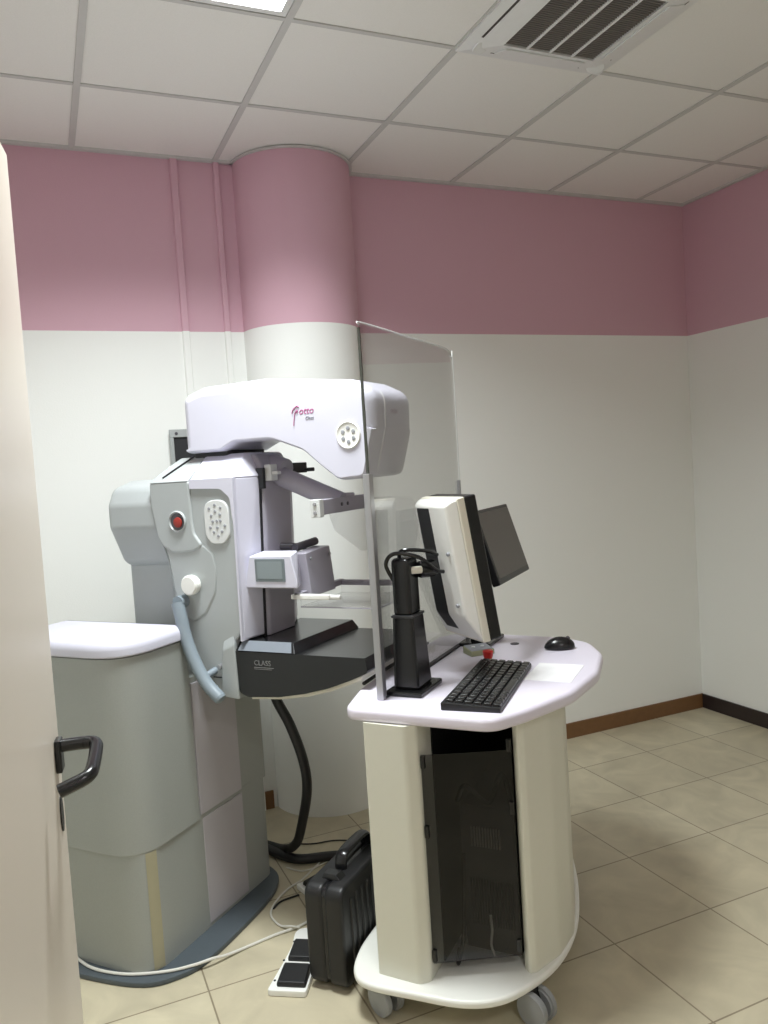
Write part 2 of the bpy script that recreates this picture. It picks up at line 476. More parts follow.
# tower behind the arm and the swivel drum
pt('tower', prism(rounded([(-.33, -.105), (-.1, -.125), (-.1, .19), (-.33, .19)], .02, 4), 'z', 1.0, 1.33), 'grey')
drum = rounded([(-.17, 1.56), (-.2, 1.50), (-.2, 1.42), (-.14, 1.285), (-.08, 1.262), (.1, 1.262), (.2, 1.40), (.2, 1.50), (.16, 1.575), (-.08, 1.585)], .05, 4)
dr = pt('swivel_drum', pillow(drum, 'x', -.33, -.1, .03, 5, r2=.006), 'grey')
pt('drum_rim', pillow(inset(drum, .012) if area2(drum) > 0 else inset(drum[::-1], .012), 'x', -.104, -.088, .003, 2), 'gap', None, dr)
# C-arm body: grey side shell, lilac front shell and roof
core = rounded([(-.108, 1.572), (.238, 1.572), (.236, 1.07), (.2, 1.035), (.197, .836), (.10, .842), (.055, .90), (.0, 1.04), (-.045, 1.17), (-.06, 1.31), (-.088, 1.375), (-.108, 1.49)],
               [.0, 0, .0, 0, .02, .02, .03, .05, .04, .03, .03, .03], 4)
core2 = [(min(x, .19), z) for x, z in core]
arm = pt('arm_body', pillow(core, 'y', -.198, -.02, .012, 3, bm=prism(core2, 'y', -.03, .2, .004, 2)), 'grey')
hump = rounded([(-.112, 1.572), (.061, 1.572), (.062, 1.44), (.066, 1.395), (.10, 1.352), (.06, 1.335), (.02, 1.33), (-.03, 1.33), (-.07, 1.352), (-.092, 1.385), (-.112, 1.49)],
               [.012, .012, .03, .04, .015, .03, .03, .03, .03, .03, .02], 4)
pt('raised_cover', pillow(hump, 'y', -.2065, -.19, .008, 5), 'grey', None, arm)
swell = rounded([(-.07, 1.36), (.07, 1.37), (.105, 1.352), (.138, 1.325), (.147, 1.27), (.136, 1.19), (.09, 1.12), (.03, 1.09), (-.02, 1.13), (-.04, 1.2), (-.055, 1.3)], [.02, .02, .02, .03, .06, .06, .05, .03, .03, .03, .03], 6)
pt('lower_swell', pillow(swell, 'y', -.2008, -.19, .009, 5), 'grey', None, arm)
pt('lower_seam', box((.1, -.1995, .905), (.199, -.197, .908)), 'gap', None, arm)
pt('toe_cover', hull([(.15, -.207, 1.0), (.2, -.207, 1.02), (.203, -.207, .838), (.13, -.204, .842), (.15, -.196, 1.035), (.2, -.196, 1.06), (.203, -.16, .838), (.13, -.16, .842)], .006, 3), 'grey', None, arm)
front = [(.12, -.204), (.2, -.204), (.268, -.1), (.268, .1), (.2, .204), (.12, .204)]
fs = N()
low_f = [(.236, -.2), (.25, -.1), (.248, .1), (.192, .202), (.15, .202), (.2, -.17)]
top_f = [(.24, -.2), (.272, -.1), (.272, .1), (.205, .204), (.15, .204), (.2, -.17)]
b1 = hull([(x, y, 1.035) for x, y in low_f if x > .0]+[(x, y, 1.575) for x, y in top_f], .008, 3)
fshell = pt('front_shell', b1, 'lav')
# side band of the front shell over the grey recess, with its curved inner corner
band = rounded([(.064, 1.575), (.064, 1.545), (.19, 1.54), (.226, 1.51), (.234, 1.42), (.229, 1.035), (.236, 1.035), (.243, 1.575)], [0, 0, .03, .03, .03, 0, 0, 0], 5)
pt('side_band', prism(band, 'y', -.2075, -.17, .003, 2), 'lav', None, fshell)
roof = hull([(.064, -.2075, 1.572), (.24, -.2075, 1.572), (.275, -.1, 1.572), (.275, .1, 1.572), (.21, .204, 1.572), (.06, .204, 1.572),
             (.06, -.105, 1.655), (.225, -.1, 1.655), (.235, .1, 1.655), (.06, .105, 1.655)], .006, 3)
pt('roof_cover', roof, 'lav')
roof2 = hull([(-.112, -.21, 1.57), (.058, -.21, 1.57), (.058, .2, 1.57), (-.112, .2, 1.57), (-.10, -.17, 1.60), (-.05, -.105, 1.652), (.058, -.105, 1.652), (.058, .105, 1.652), (-.05, .105, 1.652), (-.1, .17, 1.60)], .006, 3)
pt('roof_cap', roof2, 'grey')
pt('roof_seam', tube([(-.06, -.193, 1.5865), (-.025, -.15, 1.6205), (.01, -.105, 1.6545)], .003, 6), 'gap')
pt('slot', hull([(.262, -.101, 1.60), (.276, -.101, 1.60), (.262, -.09, 1.60), (.276, -.09, 1.60), (.24, -.101, 1.03), (.2525, -.101, 1.03), (.24, -.09, 1.03), (.2525, -.09, 1.03)]), 'gap')
rail = hull([(.2, -.09, 1.03), (.257, -.09, 1.03), (.264, -.08, 1.03), (.264, .07, 1.03), (.22, .1, 1.03), (.2, -.09, 1.6), (.279, -.09, 1.6), (.286, -.08, 1.6), (.286, .07, 1.6), (.24, .1, 1.6), (.22, .09, 1.64), (.26, .05, 1.645), (.25, -.08, 1.648), (.2, -.08, 1.648)], .006, 3)
pt('front_rail', rail, 'lav2', 'mauve vertical rail down the front')
pt('rail_block', box((.272, -.105, 1.53), (.292, -.088, 1.60), .003), 'gap')
lb = pt('latch', box((.285, -.085, 1.555), (.312, -.045, 1.61), .003), 'keypad')
pt('latch_tongue', box((.31, -.08, 1.575), (.335, -.058, 1.586), .002), 'keypad', None, lb)
cp = box((.24, .03, 1.575), (.31, .15, 1.612), .003)
cyl((.3, .13, 1.585), (.75, .66, 0), .007, .045, .002, 12, cp)
pt('clamp', cp, 'gap', 'dark clamp behind the rail')
# tube head
hp = rounded([(.002, 1.664), (.002, 1.862), (.09, 1.886), (.34, 1.889), (.66, 1.853), (.742, 1.81), (.738, 1.70), (.695, 1.548), (.60, 1.543), (.545, 1.585), (.475, 1.645), (.36, 1.688), (.215, 1.690), (.155, 1.664)],
             [.02, .045, .06, .1, .06, .06, .06, .03, .05, .06, .1, .12, .04, .02], 6)
head = pt('tube_head', pillow(hp, 'y', -.145, .145, .036, 7, wt=lambda a, d: (.28 if d.length and d.normalized().y > .25 else 1.)), 'lav', 'pale lilac tube head at the top of the arm')
# raised seam of the front cap
seam = [(.742, 1.84), (.757, 1.80), (.752, 1.70), (.705, 1.548)]
def x_front(z):
    return max(a[0]+(b[0]-a[0])*(z-a[1])/(b[1]-a[1]) for a, b in zip(hp, hp[1:]+hp[:1]) if (a[1]-z)*(b[1]-z) <= 0 and a[1] != b[1])
pt('cap_seam', tube([(x_front(z), -.068, z) for z in (1.815, 1.80, 1.78, 1.75, 1.71, 1.67, 1.63, 1.59, 1.565)], .002, 8), 'white', None, head)
pt('head_shadow_plate', prism(rounded([(.01, -.11), (.165, -.11), (.165, .11), (.01, .11)], .02), 'z', 1.645, 1.69), 'gap', 'black plate painting the shade in the gap between head and arm')  # black sheet stands in for shade in the gap under the head
# dial with six keys on the side of the head
dx, dz = .648, 1.682
dl = pt('dial', lathe([(0, .0), (.043, .0), (.043, .004), (.040, .007), (.035, .004), (.0, .004)], (dx, -.143, dz), (0, -1, 0), 36), 'white', None, head)
for k in range(6):
    a = PI/2+k*PI/3
    pt('key', cyl((dx+.021*math.cos(a), -.146, dz+.021*math.sin(a)), (0, -1, 0), .0065, .003, .001, 14), 'button', None, dl)
pt('screw', cyl((.688, -.1415, 1.676), (0, -1, 0), .0042, .002, .0005, 12), 'gap', None, head)
def side_mtx(x, y, z): return Matrix.Translation((x, y, z)) @ Matrix(((1, 0, 0, 0), (0, 0, -1, 0), (0, 1, 0, 0), (0, 0, 0, 1)))
text('otto', .031, 'pink', side_mtx(.474, -.1455, 1.760), head, 'logo_lettering', .0006, .25)
st = tube([(.449, -.1462, 1.764), (.453, -.1462, 1.775), (.468, -.1462, 1.786), (.476, -.1462, 1.783)], .0016, 6)
tube([(.472, -.1462, 1.772), (.461, -.1462, 1.766), (.456, -.1462, 1.745), (.453, -.1462, 1.725)], .0015, 6, st)
tube([(.466, -.1462, 1.776), (.469, -.1462, 1.764)], .0015, 6, st, smooth=False)
pt('logo_stroke', st, 'pink', None, head)
text('Class', .015, 'greyprint', side_mtx(.496, -.1455, 1.741), head, 'model_lettering', .0006, .3)
# emblem on the rounded front cap
fm = Matrix.Translation((.7395, -.03, 1.745)) @ Matrix(((0, 0, 1, 0), (1, 0, 0, 0), (0, 1, 0, 0), (0, 0, 0, 1)))
text('otto', .03, 'frontprint', fm, head, 'front_lettering', .002, .25)
# controls on the grey side
rb = pt('emergency_button', lathe([(0, 0), (.036, 0), (.037, .006), (.033, .010), (.030, .004), (0, .002)], (.004, -.204, 1.437), (0, -1, 0), 28), 'grey', None, arm)
pt('button_well', cyl((.004, -.2065, 1.437), (0, -1, 0), .0295, .002, .0005, 24), 'darkmetal', None, arm)
pt('button_cap', lathe([(0, 0), (.012, 0), (.018, .003), (.017, .007), (.010, .009), (0, .009)], (.008, -.208, 1.434), (0, -1, 0), 24), mat('deep_red_plastic', srgb(150, 42, 34), .45), 'red mushroom button cap', arm)
kp = pt('keypad', pillow(rounded([(.114, 1.504), (.217, 1.504), (.215, 1.385), (.19, 1.358), (.14, 1.358), (.116, 1.385)], [.045, .045, .03, .03, .03, .03], 6), 'y', -.206, -.19, .004, 3), 'keypad', None, arm)
for (kx, kz) in ((.163, 1.487), (.139, 1.476), (.186, 1.478), (.163, 1.466), (.146, 1.452), (.182, 1.455), (.151, 1.433), (.168, 1.434), (.182, 1.434), (.140, 1.413), (.199, 1.418), (.168, 1.412), (.153, 1.397), (.186, 1.399), (.170, 1.385)):
    pt('key', cyl((kx, -.2055, kz), (0, -1, 0), .0052, .0025, .001, 10), 'button', None, kp)
pt('knob', lathe([(0, 0), (.03, 0), (.03, .01), (.034, .014), (.034, .03), (.029, .036), (0, .037)], (.047, -.196, 1.222), (0, -1, 0), 32), 'white', 'round white knob', arm)
gh = tube([(-.0, -.236, 1.165), (.01, -.237, 1.125), (.03, -.24, 1.04), (.065, -.243, .96), (.108, -.245, .895), (.155, -.245, .852)], .0215, 16)
tube([(.002, -.19, 1.165), (.002, -.238, 1.165)], .022, 14, gh, smooth=False)
tube([(.108, -.19, .93), (.1, -.235, .92)], .012, 12, gh, smooth=False)
lathe([(.0215, 0), (.019, .008), (.01, .013), (0, .014)], (.155, -.245, .852), (.047, 0, -.043), 16, gh)
pt('grab_handle', gh, 'handle', 'blue-grey curved grab handle')
pt('bolt', cyl((.135, -.197, .945), (0, -1, 0), .009, .016, .002, 12), 'metal', None, arm)
# breast table
tb = rounded([(.2, 1.0), (.685, 1.0), (.69, .955), (.63, .928), (.55, .898), (.46, .874), (.36, .856), (.24, .848), (.205, .86)], [0, .004, .01, .08, .1, .1, .1, .02, .02], 5)
bt = pt('breast_table', prism(tb, 'y', -.202, .205, .004, 2), 'carbon', 'glossy black breast support table')
pt('receptor_cover', hull([(.2, -.202, 1.001), (.432, -.202, 1.001), (.45, .205, 1.001), (.2, .205, 1.001), (.2, -.172, 1.03), (.41, -.172, 1.03), (.425, .205, 1.03), (.2, .205, 1.03)], .002, 2), 'carbon', None, bt)
pt('lit_bevel_strip', hull([(.212, -.2015, 1.0045), (.42, -.2015, 1.0045), (.404, -.1735, 1.0310), (.212, -.1735, 1.0310), (.212, -.2035, 1.0035), (.42, -.2035, 1.0035), (.404, -.1755, 1.0315)]), mat('lit_bevel_grey', srgb(118, 124, 132), .35), 'light on the bevel along the table edge, painted as a grey strip', bt)  # lighter grey stands in for light falling on the black bevel
und = rounded([(.24, .85), (.36, .857), (.46, .875), (.55, .899), (.66, .94), (.66, .925), (.55, .884), (.46, .86), (.36, .844), (.24, .836)], 0)
pt('underside_cover', prism(und, 'y', -.185, .19, .002, 1), 'offwhite', 'pale underside cover', bt)
text('CLASS', .024, 'lightprint', side_mtx(.272, -.2025, .957), bt, 'table_lettering', .0005)
pt('fine_print', box((.272, -.2032, .949), (.348, -.202, .951), bm=box((.272, -.2032, .944), (.34, -.202, .9455))), 'lightprint', None, bt)
# compression carriage, display and paddle
cg = N(); box((.25, -.1, 1.215), (.36, .08, 1.30), .005, 2, cg)
pt('carriage', cg, 'lav2')
dsp = hull([(.262, -.175, 1.312), (.425, -.175, 1.314), (.445, -.175, 1.222), (.445, -.175, 1.207), (.238, -.175, 1.207), (.238, -.175, 1.219),
            (.27, -.10, 1.322), (.405, -.10, 1.322), (.41, -.10, 1.207), (.25, -.10, 1.207)], .005, 3)
ds = pt('display', dsp, 'lav', 'pale lilac box with a small grey screen')
pt('screen', box((.285, -.1775, 1.229), (.400, -.173, 1.303), .001), 'lcdrim', None, ds)
pt('screen_area', box((.294, -.1785, 1.238), (.391, -.1765, 1.295), .0005), 'lcd', None, ds)
lv = tube([(.27, .0, 1.325), (.36, .03, 1.32)], .012, 12, smooth=False); tube([(.35, -.03, 1.322), (.37, .075, 1.334)], .014, 14, lv, smooth=False)
pt('release_lever', lv, 'darkmetal', 'dark release lever on the carriage')
hd = pt('paddle_holder', hull([(.375, -.085, 1.308), (.425, -.085, 1.31), (.425, .075, 1.318), (.36, .075, 1.318), (.37, -.085, 1.17), (.44, -.085, 1.165), (.44, .075, 1.165), (.36, .075, 1.165)], .004, 2), 'lav2')
for (yy, zz) in ((-.065, 1.29), (.058, 1.29), (-.05, 1.19), (.05, 1.19)):
    pt('screw', cyl((.431, yy, zz), (1, 0, 0), .006, .005, .001, 12), 'metal', None, hd)
PZ0 = 1.172
cpf = N()
box((.40, -.145, PZ0-.006), (.54, -.122, PZ0+.010), .003, 2, cpf)
box((.395, -.145, PZ0-.006), (.42, .0, PZ0+.010), .003, 2, cpf)
cyl((.54, -.133, PZ0+.002), (1, 0, 0), .008, .035, .002, 14, cpf)
cf = pt('compression_paddle', cpf, 'white', 'clear compression paddle on a metal frame')
fr = N(); box((.40, -.12, PZ0-.006), (.422, .17, PZ0+.014), .002, 1, fr); box((.40, .148, PZ0-.006), (.68, .17, PZ0+.012), .002, 1, fr)
for xx in (.5, .56, .62): cyl((xx, .147, PZ0+.004), (0, -1, 0), .005, .004, .001, 10, fr)
pt('paddle_frame', fr, 'lav2', None, cf)
tr = N(); box((.42, -.125, PZ0-.034), (.70, .148, PZ0-.030), .001, 1, tr)
for a in (((.42, -.127, PZ0-.034), (.70, -.123, PZ0+.004)), ((.42, .146, PZ0-.034), (.70, .15, PZ0+.004)), ((.698, -.127, PZ0-.034), (.702, .15, PZ0+.004))): box(*a, bm=tr)
pt('paddle_tray', tr, 'acrylic', None, cf)
te = N(); box((.42, -.128, PZ0-.035), (.703, -.126, PZ0-.031), bm=te); box((.7015, -.128, PZ0-.035), (.7035, .15, PZ0-.031), bm=te)
box((.7, -.128, PZ0-.034), (.703, -.125, PZ0+.004), bm=te); box((.7, .148, PZ0-.034), (.703, .151, PZ0+.004), bm=te)
pt('tray_edge', te, 'lav2', None, cf)
# face shield on its slanting tube
pt('support_tube', tube([(.27, .0, 1.578), (.548, -.03, 1.468)], .034, 20, smooth=False, bm=cyl((.25, .01, 1.598), (.29, -.005, -.107), .05, .06, .004, 24)), 'lav2', 'mauve tube slanting down from the rail')
sh = pt('shield_bracket', box((.535, -.19, 1.44), (.56, .135, 1.488), .003), 'lav2', None)
pt('end_plate', box((.53, -.208, 1.434), (.566, -.183, 1.49), .002), 'keypad', None, sh)
for zz in (1.448, 1.476): pt('screw', cyl((.548, -.207, zz), (0, -1, 0), .006, .005, .001, 12), 'metal', None, sh)
for yy in (-.06, -.02): pt('screw', cyl((.559, yy, 1.466), (1, 0, 0), .006, .004, .001, 12), 'darkmetal', None, sh)
lathe_b = cyl((.548, .0, 1.486), (0, 0, 1), .026, .014, .004, 20)
pt('pivot', lathe_b, 'lav2', None, sh)
pt('face_shield', prism(rounded([(-.15, 1.44), (.13, 1.44), (.13, 1.295), (.05, 1.30), (-.12, 1.385)], [0, 0, .01, .05, .05]), 'x', .562, .567), 'acrylic')
pt('face_shield', box((.562, .124, 1.29), (.568, .134, 1.475)), 'glassfrost', 'pale edge of the clear face shield')
pt('face_shield', prism(rounded([(.57, 1.28), (.62, 1.28), (.65, 1.27), (.72, 1.27), (.755, 1.305), (.79, 1.31), (.79, 1.41), (.75, 1.42), (.72, 1.475), (.64, 1.475), (.60, 1.44), (.57, 1.44)], .02, 4), 'y', .128, .133), 'acrylic')
pt('shield_disc', lathe([(0, 0), (.095, 0), (.095, .004), (0, .004)], (.685, .134, 1.375), (0, 1, 0), 40), 'acrylic')
# supply hoses of the machine
ho = pt('supply_hose', tube([(.155, .05, .86), (.172, .05, .765), (.221, .055, .669), (.25, .08, .533), (.225, .13, .398), (.13, .22, .209), (.06, .275, .10), (-.04, .33, .035), (-.2, .37, .021), (-.35, .38, .021)], .0185, 14), 'hose', 'thick black hose looping down under the table')
pt('floor_hose', tube([(-.16, .34, .022), (.03, .30, .021), (.15, .36, .021), (.3, .45, .021), (.42, .58, .021), (.5, .72, .021)], .019, 14), 'hose', 'thick black hose lying on the floor')

# ------------------------------------------------------------------ workstation cart (local x = operator side, y = along the glass)
CTH = math.radians(-48.5)
CO = (.862, 2.113, 0)
ct = thing('workstation_cart', 'white wheeled control cart with glass shield beside the mammography machine', 'cart', CO, CTH)
def cp_(name, bm, m, label=None, par=None, ang=38): return obj(name, bm, m, par or ct, label, ang)
top = rounded([(-.078, -.094), (.365, -.095), (.43, .01), (.515, .2), (.546, .43), (.52, .66), (.45, .81), (.34, .88), (.1, .895), (-.05, .905), (-.14, .83), (-.14, .39), (-.125, .1)],
              [.05, .08, .14, .24, .26, .22, .14, .14, .2, .1, .12, .2, .2], 6)
TT = .9
tp = cp_('tabletop', pillow(top, 'z', TT-.042, TT, .016, 5), 'cartlav', 'white lilac tabletop with rounded edge')
cp_('edge_line', tube([(-.132, .14, TT-.001), (-.139, .39, TT-.001), (-.139, .7, TT-.001)], .006, 8), 'gap', None, tp)  # thin dark line along the straight table edge
cp_('glass_channel', box((-.012, .01, TT-.001), (.006, .76, TT+.006), .001, 1), 'gap', None, tp)
cp_('cable_grommet', lathe([(0, 0), (.016, 0), (.016, .003), (.011, .004), (.010, .002), (0, .002)], (.19, .735, TT-.0005), (0, 0, 1), 20), 'darkmetal', None, tp)
BZ = .122
bs = smooth_closed([(-.03, -.148), (.1, -.143), (.24, -.13), (.335, -.085), (.40, .005), (.448, .13), (.463, .28), (.445, .44), (.39, .66), (.31, .84), (.15, .92), (-.02, .92), (-.11, .82), (-.136, .5), (-.137, .1), (-.125, -.03), (-.092, -.115)], 5)
cp_('base_shelf', pillow(bs, 'z', BZ-.024, BZ, .009, 4), 'cartbase', 'cream white bottom shelf')
lp = rounded([(-.022, -.098), (.11, -.104), (.136, -.078), (.136, .84), (-.022, .84)], [.01, .025, .02, .02, .02], 5)
cp_('side_panel', prism(lp, 'z', BZ, TT-.04), 'cartbeige', 'cream side panel on the machine side')
rp = rounded([(.366, .066), (.385, .046), (.402, .058), (.447, .16), (.462, .28), (.43, .45), (.38, .63), (.335, .78), (.31, .78), (.325, .55), (.366, .3)], [.01, .014, .02, .1, .12, .12, .1, .02, .02, .1, .1], 8)
cp_('side_panel', prism(rp, 'z', BZ, TT-.04), 'cartbeige', 'curved cream side panel on the operator side')
cp_('back_panel', prism([(.136, .80), (.335, .80), (.335, .82), (.124, .82)], 'z', BZ, TT-.04), 'blackm')
cp_('inner_lining', box((.1365, .02, BZ), (.14, .8, TT-.042), bm=box((.158, .1, TT-.048), (.37, .8, TT-.042))), 'blackm', 'black lining of the computer bay')
sm = hull([(.136, -.06, .165), (.14, -.063, .165), (.366, .05, .17), (.364, .054, .17), (.136, -.06, .768), (.14, -.063, .768), (.366, .05, .765), (.364, .054, .765)])
smo = cp_('smoked_panel', sm, 'smoke', 'smoked transparent front panel')
def along(t, z, d=-.004): return Vector((.138+(.365-.138)*t+d*-.47, -.063+(.052+.063)*t+d*.88, z))
for (t_, z_) in ((.02, .19), (.02, .55), (.02, .75), (.97, .2), (.97, .6), (.97, .78)):
    p_ = along(t_, z_, -.003); cp_('hinge', box(p_-Vector((.006, .006, .018)), p_+Vector((.006, .006, .018)), .002), 'black', None, smo)
def caster(x, y, ang):
    cs = cp_('caster', N(), 'black')
    b = box((-.016, -.022, .082), (.03, .022, BZ-.024), .004, 2)
    hull([(-.018, -.02, .098), (.03, -.02, .098), (.03, .02, .098), (-.018, .02, .098), (.03, -.008, .04), (.052, -.008, .04), (.03, .008, .04), (.052, .008, .04)], .003, 2, b)
    cs.data = cs.data.copy(); finish(b); b.to_mesh(cs.data); b.free()
    cs.location = (x, y, 0); cs.rotation_euler = (0, 0, ang)
    for s in (-1, 1):
        obj('wheel', lathe([(0, 0), (.039, .0), (.041, .003), (.0475, .004), (.0475, .018), (.044, .022), (.038, .021), (.02, .024), (0, .024)], (.035, s*.011, .0475), (0, s, 0), 36), 'caster', cs)
    return cs
caster(-.042, -.066, math.radians(-26)); caster(.374, .036, math.radians(-20)); caster(-.07, .83, math.radians(60)); caster(.25, .8, math.radians(-100))
# leaded glass shield with its posts
gl = rounded([(0, TT+.004), (.765, TT+.004), (.775, 1.995), (0, 1.995)], [.0, .0, .09, .02], 8)
gpan = cp_('glass_shield', prism(gl, 'x', -.0035, .0035), 'glass', 'tall clear radiation shield pane')
edge = cp_('glass_edge', box((-.004, -.0035, 1.555), (.004, .001, 1.978)), 'glassedge', None, gpan)
cp_('glass_rim', tube([(0, .765, TT+.02), (0, .7742, 1.9), (0, .76, 1.965), (0, .70, 1.9935), (0, .4, 1.9955), (0, .02, 1.995), (0, .003, 1.985)], .0018, 6, sub=4), 'glassfrost', None, gpan)
cp_('glass_post', box((-.011, -.016, TT), (.011, .010, 1.56), .003), 'metal')
cp_('glass_post', box((-.006, .756, TT), (.006, .768, 1.51), .002), 'metal')
cp_('post_foot', box((-.012, .0, TT), (.012, .07, TT+.008), .002), 'black')

# computer inside the cart
pc = thing('computer_tower', 'black computer tower behind the smoked panel of the cart', 'computer', CO, CTH)
obj('case', box((.175, .11, BZ), (.345, .52, BZ+.44), .006), mat('dark_grey_case', srgb(66, 64, 64), .5), pc)
pf = N()
for k in range(11): box((.21+k*.0085, .104, .44), (.2145+k*.0085, .112, .50), .001, 1, pf)
obj('vent', pf, mat('pale_vent_bars', srgb(150, 146, 140), .5), pc)
pb = N()
for k in range(16): box((.20+k*.0085, .106, .20), (.204+k*.0085, .112, .34), .001, 1, pb)
obj('vent_slots', pb, 'black', pc)
obj('power_cable', tube([(.26, .10, .24), (.265, .09, .2), (.262, .085, .16), (.268, .09, .125)], .004, 8), 'cable', pc)
obj('cable_bundle', tube([(.18, .09, BZ+.46), (.22, .06, BZ+.52), (.28, .08, BZ+.47), (.32, .1, BZ+.55), (.34, .13, BZ+.4)], .008, 8, tube([(.17, .06, BZ+.02), (.185, .01, BZ+.01), (.2, .03, BZ+.1), (.19, .09, BZ+.3)], .006, 8)), 'black', pc)

# monitor stand and the two screens
ms = thing('monitor_stand', 'black two-stage monitor pillar on a base plate beside the glass post', 'stand', CO, CTH)
obj('base_plate', box((-.005, .028, TT), (.112, .2, TT+.016), .005), 'black', ms)
obj('pillar', hull([(.012, .05, TT+.014), (.095, .05, TT+.014), (.095, .165, TT+.014), (.012, .165, TT+.014), (.018, .058, 1.135), (.085, .058, 1.135), (.085, .15, 1.135), (.018, .15, 1.135)], .012, 4), 'black', ms)
obj('upper_pillar', hull([(.021, .062, 1.13), (.08, .062, 1.13), (.08, .145, 1.13), (.021, .145, 1.13), (.021, .062, 1.305), (.08, .062, 1.305), (.08, .14, 1.305), (.021, .14, 1.305)], .014, 4), 'black', ms)
obj('collar', box((.016, .056, 1.128), (.087, .152, 1.136), .003), mat('dark_collar', srgb(58, 58, 60), .4), ms)
jt = cyl((.075, .09, 1.266), (.8, .6, 0), .011, .035, .003, 16)
obj('pivot_pin', jt, 'offwhite', ms, 'cream pivot pin')
Rc = Matrix.Rotation(CTH, 3, 'Z')
def w2c(x, y, z): v = Rc.inverted() @ Vector((x-CO[0], y-CO[1], 0)); return (v.x, v.y, z)
obj('joint', cyl(w2c(1.015, 2.14, 1.262), Rc.inverted() @ Vector((1, .1, 0)), .026, .06, .008, 20), 'black', ms)
obj('cable', tube([(.03, .11, 1.30), (.05, .09, 1.325), w2c(1.0, 2.12, 1.325), w2c(1.05, 2.13, 1.315), w2c(1.085, 2.145, 1.30)], .006, 8,
    tube([(.02, .08, 1.24), (.012, .055, 1.29), (.04, .06, 1.32), w2c(1.0, 2.1, 1.305), w2c(1.06, 2.11, 1.26), w2c(1.09, 2.12, 1.25)], .006, 8)), 'black', ms)

# monitor 1: seen from behind, screen turned to the right-hand wall (local x = viewing direction, z up the panel)
m1 = thing('monitor', 'white-backed portrait monitor with black band, seen from behind', 'monitor', (1.160, 2.158, 1.255), math.radians(2))
TL = Matrix.Rotation(math.radians(-8.5), 4, 'Y')
def tilt(bm): bmesh.ops.transform(bm, matrix=TL, verts=bm.verts); return bm
W2, H2 = .115, .222
def slab(x0, x1, w0, h0, w1, h1, bev, seg=3): return hull([(x0, s*w0, q*h0) for s in (-1, 1) for q in (-1, 1)]+[(x1, s*w1, q*h1) for s in (-1, 1) for q in (-1, 1)], bev, seg)
obj('bezel', tilt(slab(0, .042, W2, H2, W2, H2, .006)), 'black', m1)
obj('screen', tilt(box((.0415, -W2+.02, -H2+.02), (.043, W2-.02, H2-.02))), 'screen', m1)
obj('rim', tilt(slab(-.024, .001, W2, H2, W2+.001, H2+.001, .004)), 'offwhite', m1)
shell = tilt(hull([(-.06, a*(W2-.02), q) for a in (-1, 1) for q in (-H2+.085, H2-.016)]+[(-.045, a*(W2-.012), H2-.005) for a in (-1, 1)]+[(-.022, a*(W2-.001), q*(H2-.001)) for a in (-1, 1) for q in (-1, 1)], .012, 4))
obj('back_shell', shell, 'white', m1)
obj('back_band', tilt(prism(rounded([(-.0245, -.214), (-.0622, -.136), (-.0622, .201), (-.03, .204), (-.02, .1), (-.02, -.2)], [.004, .05, .012, 0, 0, 0], 5), 'y', .004, .078, .003, 2)), 'blackm', m1)
for (yy, zz) in ((-.07, .06), (-.07, -.1)): obj('screw', tilt(cyl((-.056, yy, zz), (-1, 0, 0), .006, .012, .002, 10)), 'button', m1)

# monitor 2: operator's flat screen on a foot
m2 = thing('monitor', 'thin black tilted monitor with dark screen, further behind the white one', 'monitor', CO, CTH)
T2 = Matrix.Translation((.212, .595, 1.292)) @ Matrix.Rotation(math.radians(-17), 4, 'Y')
def t2(bm): bmesh.ops.transform(bm, matrix=T2, verts=bm.verts); return bm
obj('bezel', t2(box((-.028, -.185, -.128), (.0, .185, .128), .005)), 'black', m2)
obj('screen', t2(box((-.001, -.172, -.108), (.0008, .172, .116))), 'screen', m2)
obj('rear_cover', t2(slab(-.05, -.027, .1, .07, .15, .1, .008)), 'blackm', m2)
obj('foot', box((.0, .66, TT), (.12, .84, TT+.014), .004), 'black', m2)
obj('neck', hull([(.03, .7, TT+.01), (.07, .7, TT+.01), (.03, .78, TT+.01), (.07, .78, TT+.01), (.125, .6, 1.27), (.165, .6, 1.27), (.125, .66, 1.27), (.165, .66, 1.27)], .006, 3), 'black', m2)

# things on the table top
KR = math.radians(4.8); kv = Vector((.30, -.055, 0)); kd = Rc @ (kv-Matrix.Rotation(KR, 3, 'Z') @ kv)
kb = thing('keyboard', 'black computer keyboard lying on the white tabletop', 'keyboard', (CO[0]+kd.x, CO[1]+kd.y, 0), CTH+KR)
kx0, kx1, ky0, ky1 = .205, .372, -.052, .43
obj('body', hull([(kx0, ky0, TT), (kx1, ky0, TT), (kx0, ky1, TT), (kx1, ky1, TT), (kx0, ky0, TT+.022), (kx1, ky0, TT+.013), (kx0, ky1, TT+.022), (kx1, ky1, TT+.013)], .003, 2), 'blackm', kb)
key0 = None
rowsx = [kx0+.014+.0265*k for k in range(6)]
slope = -.009/(kx1-kx0)
def keymesh(w, d):
    return hull([(-d/2, -w/2, 0), (d/2, -w/2, 0), (-d/2, w/2, 0), (d/2, w/2, 0), (-d/2+.002, -w/2+.002, .007), (d/2-.002, -w/2+.002, .007), (-d/2+.002, w/2-.002, .007), (d/2-.002, w/2-.002, .007)], .001, 1)
for r, x in enumerate(rowsx):
    n = 16
    pitch = (ky1-ky0-.02)/n
    for k in range(n):
        if r == 5 and 4 <= k <= 8: continue
        if key0 is None: o = key0 = obj('key', keymesh(pitch-.003, .0225), 'black', kb)
        else: o = key0.copy(); COL.objects.link(o); o.parent = kb
        o.location = (x+.008, ky0+.01+pitch*(k+.5), TT+.0215+slope*(x-kx0)); o.rotation_euler = (0, math.atan(-slope), 0)
